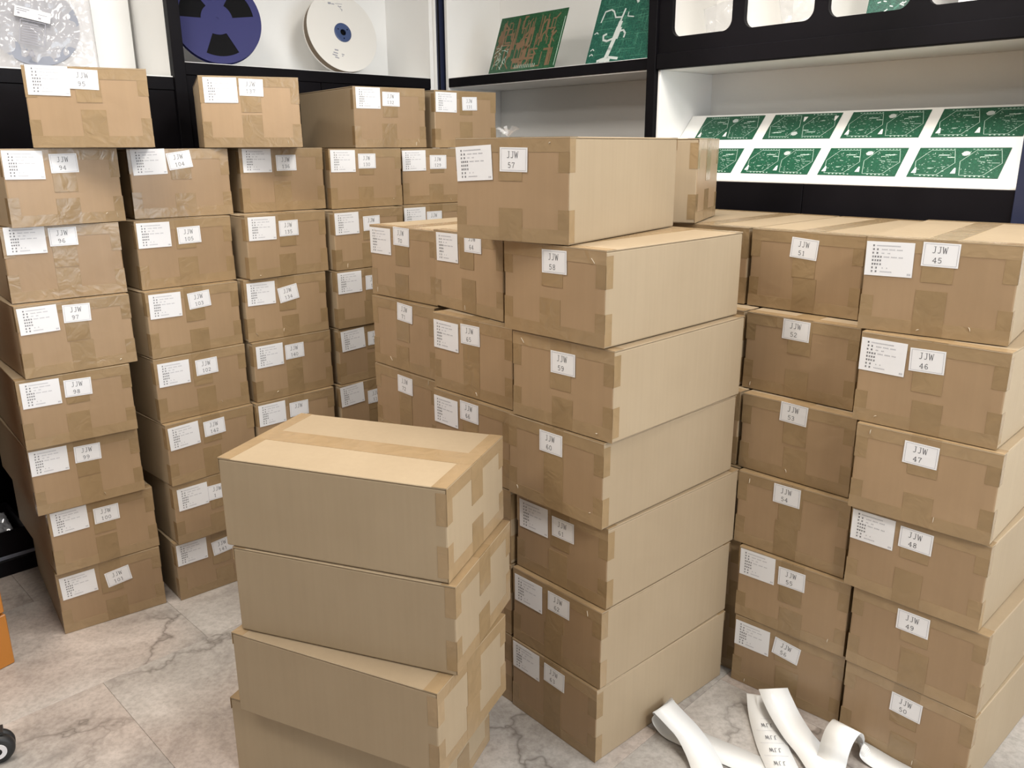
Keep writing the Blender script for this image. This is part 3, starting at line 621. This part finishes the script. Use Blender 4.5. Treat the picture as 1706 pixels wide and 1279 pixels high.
def doc_print():
    rnd = random.Random(21); dark, grey = [], []
    def blob(x, z, s=0.0036):      # a small square character built of strokes
        for k in range(2): dark.append(([(x-s/2, z-s/2+s*(0.15+0.7*k)), (x+s/2, z-s/2+s*(0.15+0.7*k))], s*0.20))
        for k in range(2):
            q = x-s/2+s*(0.1+0.8*rnd.random()); dark.append(([(q, z-s/2), (q, z+s/2)], s*0.22))
        dark.append(([(x-s*0.4, z-s*0.45), (x+s*0.4, z+s*0.4)], s*0.16))
    def chars(x, z, n, p=0.0030, dst=None):
        for k in range(n):
            if rnd.random() < 0.85: (grey if dst is None else dst).append(([(x+p*k, z-0.001), (x+p*k+p*0.3, z+0.0012), (x+p*k+p*0.6, z-0.001)], 0.0007))
    plan = [(1, 0, 16), (2, 1, 14), (2, 1, 6), (4, 0, 13), (4, 0, 0), (4, 0, 0), (2, 1, 6), (2, 1, 8)]
    for r_, (nb, gap, nc) in enumerate(plan):
        z = DLH/2-0.0085-0.0078*r_; x = -DLW/2+0.015
        for k in range(nb):
            blob(x, z); x += 0.0080 if gap else 0.0052
        chars(x+0.001, z, nc)
    for k in range(3): grey.append(([(DLW/2-0.009+0.0025*k, -DLH/2+0.004), (DLW/2-0.009+0.0025*k, -DLH/2+0.0075)], 0.0012))
    return dark, grey
_d, _g = doc_print()
doc_dark = strokes_mesh('print_dark', _d, M['ink'], -0.0007); doc_grey = strokes_mesh('print_fine', _g, M['ink_grey'], -0.0007)
def number_print(num):
    s = text_strokes('JJW', -0.0165, 0.0035, 0.0098, 0.0088, 0.0092)
    if num: s += text_strokes(num, -0.0145 if len(num) < 3 else -0.0165, -0.0165, 0.0098, 0.0090, 0.0080)
    return strokes_mesh('number_print', s, M['ink'], -0.0007)
crease_me = None
def crease(rnd):
    """small lifted fold of tape with a glint put into its pale colour"""
    n = 6; ln = 0.005+rnd.random()*0.009; wd = 0.0010+rnd.random()*0.0012; a = rnd.uniform(0, math.pi); vs, fs = [], []
    bend = rnd.uniform(-0.0015, 0.0015)
    for k in range(n+1):
        t_ = k/n; c = Vector((ln*(t_-0.5), bend*math.sin(t_*math.pi))); ww = wd*math.sin(math.pi*(0.08+0.84*t_))
        for q, yy in ((-1, 0.0), (0, -0.0016), (1, 0.0)):
            p = Vector((c.x, c.y+q*ww/2)); vs.append((p.x*math.cos(a)-p.y*math.sin(a), yy, p.x*math.sin(a)+p.y*math.cos(a)))
    for k in range(n):
        for q in range(2): i = k*3+q; fs.append((i, i+1, i+4, i+3))
    return new_mesh('crease', vs, fs, M['clear'], True)
CREASE_GLINTS = [crease(random.Random(50+k)) for k in range(8)]
GROUP = 'stacked brown cardboard cartons'
def carton(label, x, y, yaw, z0, h, doc=None, num=None, numtxt=None, tilt=0.0, dtilt=0.0, wd=CW, dp=CD, group=GROUP, seed=0, name='carton', creases=2):
    rnd = random.Random(seed*7+3); h = round(h, 3)
    t = thing(name, label, 'carton', (x, y, z0), R(yaw), group)
    body, fl, fr = carton_parts(wd, dp, h-0.0006, group == GROUP)
    hh = round(h-0.0006, 3)
    link('body', body, t); link('flap', fl, t); link('flap', fr, t)
    link('seam_tape', tape('seam', wd, dp, hh, rnd.choice((0.088, 0.104, 0.112))), t)
    link('seam_tape', tape('seam_low', wd, dp, hh, rnd.choice((0.070, 0.085, 0.096)), rnd.choice((-0.006, 0, 0.006))), t)
    link('edge_tape', tape('edge_top', wd, dp, hh), t); link('edge_tape', tape('edge_low', wd, dp, hh), t); link('edge_tape', tape('edge_back', wd, dp, hh), t)
    pale = group != GROUP
    for s in (-1, 1):
        link('corner_tape', tape('corner', wd, dp, hh, s, rnd.choice((0.004, 0.010)), pale), t)
        link('corner_tape', tape('corner', wd, dp, hh, s, round(hh-0.066-rnd.choice((0.004, 0.012)), 3), pale), t)
    if doc:
        o = link('document_label', doc_sheet, t); o.location = (doc[0], -0.0011, h-doc[1]); o.rotation_euler = (0, R(-dtilt), 0)
        link('print', doc_dark, o); link('fine_print', doc_grey, o)['kind'] = 'stuff'
    if num:
        o = link('number_label', num_sheet, t); o.location = (num[0], -0.0012, h-num[1]); o.rotation_euler = (0, R(-tilt), 0)
        o['label'] = 'white number label'
        link('print', number_print(numtxt), o); link('border', border_me, o)
    for k in range(min(creases, rnd.choice((0, 1, 1, 2)))):
        o = link('tape_crease_glint', rnd.choice(CREASE_GLINTS), t)
        q = rnd.choice(((-1, 0), (1, 0), (1, 1), (-1, 1), (0, 0)))
        px = q[0]*(wd/2-0.02-rnd.random()*0.03) if q[0] else rnd.uniform(-0.1, 0.1); pz = (0.008+rnd.random()*0.022) if q[1] == 0 else hh-0.010-rnd.random()*0.015
        o.location = (px, -0.0008, pz)
    return t
# name on label, x, y, yaw, base, height, (document label x, drop from top), (number label x, drop)
CARTONS = [
    ('95', 'A95', -1.104, 2.286, 26.8, 1.3995, 0.2029, (-0.09, 0.037), (-0.008, 0.032)),
    ('94', 'A', -1.193, 2.273, 46.8, 1.1995, 0.1999, (-0.095, 0.042), (0.003, 0.039)),
    ('96', 'A', -1.219, 2.266, 39.6, 0.9996, 0.1999, (-0.09, 0.035), (0.001, 0.031)),
    ('97', 'A', -1.202, 2.238, 42.2, 0.7997, 0.1999, (-0.092, 0.043), (0.004, 0.037)),
    ('98', 'A', -1.221, 2.22, 39.9, 0.5998, 0.1999, (-0.089, 0.046), (0.004, 0.045)),
    ('99', 'A', -1.229, 2.231, 40.7, 0.3998, 0.1999, (-0.096, 0.045), (0.004, 0.045)),
    ('100', 'A', -1.22, 2.255, 40.8, 0.1999, 0.1999, (-0.09, 0.041), (0.009, 0.049)),
    ('101', 'A', -1.226, 2.256, 37.0, 0.0, 0.1999, (-0.089, 0.052), (0.02, 0.061)),
    ('104', 'B', -0.987, 2.548, 37.7, 1.1971, 0.1995, (-0.088, 0.038), (-0.001, 0.034)),
    ('105', 'B', -0.974, 2.494, 44.5, 0.9976, 0.1995, (-0.093, 0.043), (0.011, 0.05)),
    ('103', 'B', -0.959, 2.465, 46.8, 0.7981, 0.1995, (-0.089, 0.046), (0.016, 0.042)),
    ('102', 'B', -0.956, 2.46, 45.2, 0.5986, 0.1995, (-0.088, 0.053), (0.015, 0.05)),
    ('142', 'B', -0.943, 2.45, 46.8, 0.399, 0.1995, (-0.09, 0.048), (0.009, 0.044)),
    ('143', 'B', -0.943, 2.45, 43.8, 0.1995, 0.1995, (-0.084, 0.053), (-0.004, 0.059)),
    ('141', 'B', -0.958, 2.452, 41.5, 0.0, 0.1995, (-0.093, 0.044), (0.007, 0.055)),
    ('136', 'C', -0.738, 2.761, 41.6, 1.1981, 0.1997, (-0.087, 0.04), (0.012, 0.048)),
    ('135', 'C', -0.718, 2.679, 46.7, 0.9984, 0.1997, (-0.089, 0.044), (0.005, 0.049)),
    ('134', 'C', -0.733, 2.668, 42.9, 0.7987, 0.1997, (-0.089, 0.048), (0.005, 0.058)),
    ('140', 'C', -0.726, 2.666, 45.5, 0.599, 0.1997, (-0.087, 0.051), (0.004, 0.051)),
    ('139', 'C', -0.726, 2.651, 43.7, 0.3994, 0.1997, (-0.09, 0.045), (0.008, 0.048)),
    ('130', 'D', -0.499, 2.946, 42.5, 1.1955, 0.1993, (-0.092, 0.042), (0.003, 0.043)),
    ('128', 'D', -0.487, 2.88, 45.7, 0.9963, 0.1993, (-0.093, 0.044), (0.008, 0.049)),
    ('127', 'D', -0.488, 2.872, 44.1, 0.797, 0.1993, (-0.091, 0.043), (0.008, 0.052)),
    ('118', 'D', -0.493, 2.874, 44.1, 0.5978, 0.1993, (-0.086, 0.045), (0.01, 0.052)),
    ('116', 'D', -0.496, 2.862, 44.1, 0.3985, 0.1993, (-0.096, 0.041), (0.003, 0.065)),
    ('131', 'E7', -0.172, 3.356, 38.6, 1.3934, 0.2101, (-0.092, 0.044), (0.017, 0.047)),
    ('129', 'E', -0.273, 3.163, 34.8, 1.1943, 0.1991, (-0.106, 0.045), (-0.024, 0.055)),
    ('132', 'D7', -0.439, 3.173, 35.1, 1.3948, 0.2124, (-0.087, 0.04), (0.004, 0.042)),
    ('137', 'C7', -0.79, 2.651, 21.8, 1.3978, 0.2078, (-0.085, 0.042), (0.004, 0.033)),
    ('57', 'S57', -0.001, 1.78, -35.4, 1.2012, 0.2152, (-0.095, 0.054), (0.009, 0.046)),
    ('58', 'S', 0.086, 1.727, -45.9, 1.001, 0.2002, None, (0.006, 0.036)),
    ('59', 'S', 0.105, 1.716, -45.4, 0.8008, 0.2002, None, (0.007, 0.052)),
    ('60', 'S', 0.092, 1.725, -46.8, 0.6006, 0.2002, None, (-0.008, 0.04)),
    ('61', 'S', 0.109, 1.736, -47.6, 0.4004, 0.2002, (-0.087, 0.054), (0.01, 0.051)),
    ('62', 'S', 0.099, 1.727, -47.6, 0.2002, 0.2002, (-0.091, 0.052), (0.012, 0.04)),
    ('63', 'S', 0.094, 1.727, -48.4, 0.0, 0.2002, (-0.093, 0.043), (0.007, 0.039)),
    ('64', 'S64', -0.109, 2.032, -51.9, 0.9965, 0.1993, (-0.085, 0.043), (0.027, 0.022)),
    ('65', 'S64', -0.099, 1.959, -46.3, 0.7972, 0.1993, (-0.095, 0.056), (-0.002, 0.04)),
    ('66', 'S64', -0.104, 1.95, -47.1, 0.5979, 0.1993, (-0.096, 0.054), (-0.003, 0.035)),
    ('70', 'S70', -0.297, 2.255, -45.5, 0.9916, 0.1983, (-0.096, 0.044), (0.0, 0.026)),
    ('71', 'S70', -0.301, 2.237, -47.3, 0.7933, 0.1983, None, (0.013, 0.032)),
    ('72', 'S70', -0.301, 2.232, -47.1, 0.595, 0.1983, None, (0.002, 0.04)),
    ('51', 'R51', 0.716, 2.019, -46.1, 0.9962, 0.1992, None, (-0.002, 0.042)),
    ('52', 'R51', 0.695, 1.94, -46.6, 0.7969, 0.1992, None, (-0.011, 0.03)),
    ('53', 'R51', 0.687, 1.892, -45.9, 0.5977, 0.1992, None, (-0.007, 0.026)),
    ('54', 'R51', 0.685, 1.868, -44.7, 0.3985, 0.1992, None, (-0.012, 0.032)),
    ('55', 'R51', 0.695, 1.841, -43.9, 0.1992, 0.1992, (-0.093, 0.041), (-0.0, 0.043)),
    ('56', 'R51', 0.701, 1.843, -42.2, 0.0, 0.1992, (-0.095, 0.052), (-0.001, 0.05)),
    ('45', 'R45', 0.874, 1.687, -39.5, 1.008, 0.2016, (-0.096, 0.047), (0.002, 0.031)),
    ('46', 'R45', 0.865, 1.649, -44.8, 0.8064, 0.2016, (-0.096, 0.05), (-0.006, 0.044)),
    ('47', 'R45', 0.869, 1.628, -44.4, 0.6048, 0.2016, None, (-0.007, 0.042)),
    ('48', 'R45', 0.88, 1.632, -46.3, 0.4032, 0.2016, (-0.095, 0.045), (-0.001, 0.04)),
    ('49', 'R45', 0.9, 1.62, -47.0, 0.2016, 0.2016, None, (-0.007, 0.039)),
    ('50', 'R45', 0.903, 1.621, -48.1, 0.0, 0.2016, None, (0.002, 0.053)),
]
TILT = {'104': 8, '101': 8, '134': 9, '141': 6, '56': -8, '51': -4, '52': -1, '71': -3, '103': 4, '57': -1, '105': 1, '95': -2, '53': -2, '94': 1, '142': 2}
DTILT = {'57': 3, '95': -1, '101': 2, '142': 2, '104': 2, '116': 3, '118': 3, '97': 1}
NUMTXT = {'143': '1', '139': '', '128': '', '127': '1', '118': '11', '116': '11'}
WHERE = {'A': 'the tall stack beside the orange pedestal', 'B': 'the stack beside the tallest one', 'C': 'the stack behind the plain cartons', 'D': 'the stack below the white reel',
         'S': 'the stack showing its long sides', 'S64': 'the stack behind the long-sided one', 'S70': 'the stack two behind the long-sided one', 'R51': 'the stack below the display board', 'R45': 'the stack nearest the window side', 'E': 'the stack nearest the corner post'}
ONTOP = {'A95': 'lying across the tops of the two tallest stacks', 'C7': 'on top of the stacks below the blue reel', 'D7': 'turned with one long side showing, below the white reel', 'E7': 'on top of the stacks in front of the corner post', 'S57': 'topmost of the stack showing its long sides'}
ORDW = ['lowest', 'second from the floor', 'third from the floor', 'fourth from the floor', 'fifth from the floor', 'sixth from the floor', 'seventh from the floor']
HID = {'139': 'taped brown carton behind the plain carton top, number hidden, under carton 140', '128': 'taped brown carton under number 130, its number covered by carton 70', '127': 'taped brown carton two below number 130, label cut off by carton 70', '118': 'taped brown carton three below number 130, label half behind carton 71', '116': 'taped brown carton four below number 130, label half behind carton 72', '143': 'taped brown carton between numbers 142 and 141, number half hidden'}
for i, (k, stk, x, y, yaw, z0, h, dc, nm) in enumerate(CARTONS):
    if k == '129': dc, nm = (-0.096, 0.044), (0.004, 0.050)
    lab = HID.get(k) or ('brown carton labelled %s, %s' % (k, ONTOP[stk]) if stk in ONTOP else 'brown carton labelled %s, %s of %s' % (k, ORDW[int(round(z0/0.2))], WHERE[stk]))
    carton(lab, x, y, yaw, z0, h, dc, nm, NUMTXT.get(k, k), TILT.get(k, random.uniform(-1.5, 1.5)), DTILT.get(k, random.uniform(-1, 1)), seed=i)
# cartons whose labels are hidden, holding up the ones above
def tower(sx, sy, yaw, n0, n1, hh, what, seed, jit=0.006, lab=None):
    rnd = random.Random(seed)
    for k in range(n0, n1):
        l = 'brown carton %s of %s' % (['lowest', 'second from the floor', 'third from the floor', 'fourth from the floor', 'fifth from the floor', 'sixth from the floor'][k], what)
        carton(l, sx+rnd.uniform(-jit, jit), sy+rnd.uniform(-jit, jit), yaw+rnd.uniform(-1, 1), k*hh, hh, seed=seed*10+k, creases=1)
HH = {'C': 0.1997, 'D': 0.1993, 'E': 0.1991, 'S64': 0.1993, 'S70': 0.1983}
tower(-0.716, 2.672, 44.5, 0, 2, HH['C'], 'the stack under carton 140, behind the pale cartons', 61, 0.003)
tower(-0.496, 2.880, 44.6, 0, 2, HH['D'], 'the stack under carton 130, behind carton 72', 62, 0.003)
tower(-0.278, 3.105, 44.0, 0, 5, HH['E'], 'the stack under carton 129 by the corner post', 63, 0.003)
carton('taped brown carton directly under number 129, label cut by carton 70', -0.277, 3.11, 43.0, 5*HH['E'], HH['E'], (-0.098, 0.044), (-0.010, 0.050), '', seed=640)
tower(-0.104, 1.950, -47.0, 0, 3, HH['S64'], 'the stack squeezed between cartons 63 and 72', 65, 0.004)
tower(-0.300, 2.226, -47.2, 0, 3, HH['S70'], 'the stack below carton 72, behind the pale cartons', 66, 0.004)
ORD = ['lowest', 'second from the floor', 'third from the floor', 'fourth from the floor', 'fifth from the floor', 'topmost']
for k, (n_, stk, x, y, yaw, z0, h, dc, nm) in enumerate(sorted((c_ for c_ in CARTONS if c_[1] == 'R51'), key=lambda q: q[5])):
    for q, what in ((1, 'row beside cartons 51 to 56'), (2, 'hidden row behind carton 64')):
        d_ = 0.297*q + 0.004*random.random(); bk = (0.034, 0.026, 0.018, 0.0, 0.0, 0.0)[k] + (0.025, 0.015, 0.0, 0.0, 0.0, 0.0)[k]*(q-1)
        carton('brown carton %s of the %s' % (ORD[k], what), x-d_*math.cos(R(-yaw))+bk*math.sin(R(-yaw)), y+d_*math.sin(R(-yaw))+bk*math.cos(R(-yaw)), yaw, z0, h, seed=900+10*k+q, creases=1)
def turned(label, x, y, yaw, z0, h, wd, dp, **kw):
    """a carton whose long side faces the viewer; its taped end looks to the right"""
    a = R(yaw); ex = Vector((math.cos(a), math.sin(a))); ey = Vector((-math.sin(a), math.cos(a)))
    p = Vector((x, y)) + ex*dp/2 + ey*wd/2
    return carton(label, p.x, p.y, yaw+90, z0, h, wd=wd, dp=dp, **kw)
turned('brown carton turned sideways behind number 57 with its taped end showing', 0.261, 2.343, -23.8, 1.1954, 0.221, CW, CD, seed=800)
PG = 'plain unlabelled cartons'
turned('plain pale carton without labels, topmost of the small stack', -0.362, 1.491, -19.3, 0.5945, 0.1982, 0.3055, 0.5074, seed=801, group=PG, creases=1)
turned('plain pale carton without labels, second from the top of the small stack', -0.349, 1.484, -19.7, 0.3964, 0.1982, 0.3055, 0.5074, seed=802, group=PG, creases=1)
turned('plain pale carton without labels, third from the top of the small stack', -0.377, 1.454, -24.8, 0.1982, 0.1982, 0.3055, 0.5074, seed=803, group=PG, creases=1)
turned('plain pale carton without labels on the floor, lowest of the small stack', -0.410, 1.511, -22.1, 0.0, 0.1982, 0.3055, 0.5074, seed=804, group=PG, creases=1)

# ------------------------------------------------------------ clear wrap sticking up behind number 57
_rw = random.Random(5); vs, fs = [], []
for k in range(13):                     # fan of thin curling film strands
    a = R(-50+100*k/12+_rw.uniform(-6, 6)); ln = 0.014+_rw.random()*0.016; wd = 0.0018+_rw.random()*0.0025; tw = _rw.uniform(-0.01, 0.01); b0 = len(vs)
    for q in range(5):
        t_ = q/4; px = math.sin(a)*ln*t_*(1+0.35*t_); pz = math.cos(a)*ln*t_*(1-0.25*t_); py = tw*t_*t_+_rw.uniform(-0.001, 0.001)
        for s_ in (-1, 1): vs.append((px+s_*wd*(0.3+0.7*t_)*math.cos(a), py+s_*0.0015, pz-s_*wd*(0.3+0.7*t_)*math.sin(a)+0.0015))
    for q in range(4): i = b0+q*2; fs.append((i, i+1, i+3, i+2))
me = new_mesh('plastic_wrap', vs, fs, M['film2'], True)
zmin = min(v.co.z for v in me.vertices)
for v in me.vertices: v.co.z -= zmin
o = link('plastic_wrap', me); tag(o, 'tuft of clear plastic film sticking up on carton 57', 'plastic film')
o.location = (-0.005, 1.80, 1.4162); o.rotation_euler = (0, 0, R(-35))

# ------------------------------------------------------------ label strips on the floor
def catmull(pts, n=10):
    P = [Vector(p) for p in pts]; P = [P[0]*2-P[1]] + P + [P[-1]*2-P[-2]]; out = []
    for i in range(1, len(P)-2):
        for k in range(n):
            t_ = k/n; a, b, c, d = P[i-1:i+3]
            out.append(0.5*((2*b)+(-a+c)*t_+(2*a-5*b+4*c-d)*t_*t_+(-a+3*b-3*c+d)*t_**3))
    out.append(P[-2]); return out
def ribbon(name, pts, sides, width, mat, th=0.0004):
    """pts: centre line, sides: direction across the strip at each point"""
    C = catmull(pts); S = catmull(sides); vs, fs = [], []; n = len(C)
    for i in range(n):
        tn = (C[min(i+1, n-1)]-C[max(i-1, 0)]).normalized(); s = S[i]-tn*S[i].dot(tn); s.normalize(); nr = tn.cross(s)
        for a, b in ((-1, -1), (1, -1), (1, 1), (-1, 1)): vs.append(C[i]+s*a*width/2+nr*b*th/2)
    for i in range(n-1):
        for q in range(4): fs.append((i*4+q, i*4+(q+1) % 4, i*4+4+(q+1) % 4, i*4+4+q))
    fs += [(3, 2, 1, 0), tuple(n*4-4+q for q in range(4))]
    bm = bmesh.new(); bv = [bm.verts.new(v) for v in vs]
    for f in fs: bm.faces.new([bv[i] for i in f])
    bmesh.ops.recalc_face_normals(bm, faces=bm.faces)
    me = bpy.data.meshes.new(name); bm.to_mesh(me); bm.free(); me.materials.append(mat)
    for p in me.polygons: p.use_smooth = True
    return me
# strip running flat over the floor and curling into a loop beside carton 63; everything in one upright plane
def in_plane(org, az, prof):
    """prof: (along, height, sideways) -> points"""
    e = Vector((math.cos(R(az)), math.sin(R(az)), 0)); s = Vector((-e.y, e.x, 0)); return [Vector(org)+e*a+s*b+Vector((0, 0, z)) for a, z, b in prof], s
pts, sd = in_plane((0.402, 1.722, 0), -38, [(0.46, 0.003, 0.01), (0.30, 0.003, 0.008), (0.15, 0.003, 0.004), (0.03, 0.003, 0.0), (-0.015, 0.006, 0.0), (-0.040, 0.022, 0.0), (-0.048, 0.042, -0.002), (-0.040, 0.060, -0.004), (-0.036, 0.0625, -0.005), (-0.028, 0.061, -0.007), (0.0, 0.052, -0.014), (0.04, 0.038, -0.024)])
pts += [Vector((0.436, 1.640, 0.024)), Vector((0.446, 1.595, 0.012)), Vector((0.448, 1.52, 0.004))]
sides = [sd]*11 + [sd+Vector((0.1, 0, 0)), Vector((0.85, 0.5, 0)), Vector((0.95, 0.25, 0)), Vector((1, 0.05, 0))]
o = link('label_strip', ribbon('label_strip', pts, sides, 0.076, M['strip'])); tag(o, 'white label strip curling into a loop beside carton 63', 'label strip')
# printed strip lying face up, its end folded back over itself
t = thing('label_strip', 'white strip printed with number labels lying folded before carton 56', 'label strip', (0.60, 1.74, 0))
P_ = Vector((0.60, 1.74, 0))
def sub(pts): return [Vector(p)-P_ for p in pts]
o = link('printed_strip', ribbon('printed_strip', sub([(0.640, 1.825, 0.030), (0.634, 1.785, 0.012), (0.628, 1.73, 0.006), (0.622, 1.66, 0.0065), (0.622, 1.60, 0.0065), (0.625, 1.52, 0.006)]), [(1, 0.1, 0)]*6, 0.076, M['strip']), t)
o = link('folded_end', ribbon('folded_end', sub([(0.664, 1.812, 0.060), (0.666, 1.785, 0.052), (0.676, 1.745, 0.032), (0.690, 1.69, 0.018), (0.705, 1.64, 0.013), (0.715, 1.57, 0.012)]), [(1, 0.05, 0.0), (1, 0.05, 0.0), (1, 0.1, 0), (0.97, 0.2, 0), (0.98, 0.15, 0), (1, 0.05, 0)], 0.076, M['strip']), t)
st = []; bd_ = []
for k in range(4):
    zz = 0.030-0.044*k
    st += [([(-p[0], -p[1]) for p in pts_], w_) for pts_, w_ in text_strokes('JJW', -0.0165, -0.004-zz, 0.0098, 0.0088, 0.0092)]
    bd_.append(([(-0.028, zz+0.022), (0.028, zz+0.022)], 0.0006))
o = link('print', strokes_mesh('strip_print', st, M['ink'], 0), t); o.rotation_euler = (R(-90), 0, R(-4)); o.location = (0.026, -0.03, 0.0085)
o = link('border', strokes_mesh('strip_border', bd_, M['ink_grey'], 0), t); o.rotation_euler = (R(-90), 0, R(-4)); o.location = (0.026, -0.03, 0.0084)
# arched strip
pts, sd = in_plane((0.777, 1.637, 0), 42, [(-0.115, 0.003, 0), (-0.075, 0.004, 0), (-0.050, 0.016, 0), (-0.042, 0.045, 0), (-0.026, 0.070, 0), (0.0, 0.080, 0), (0.020, 0.073, 0), (0.034, 0.054, -0.004), (0.042, 0.030, -0.014), (0.046, 0.011, -0.036), (0.047, 0.004, -0.075), (0.047, 0.003, -0.13)])
ea = Vector((math.cos(R(42)), math.sin(R(42)), 0))
o = link('label_strip', ribbon('label_strip_arch', pts, [sd]*7 + [sd*0.95+ea*0.1, sd*0.75+ea*0.5, sd*0.3+ea*0.9, ea, ea], 0.068, M['strip']))
tag(o, 'white label strip standing in an arch before carton 50', 'label strip')
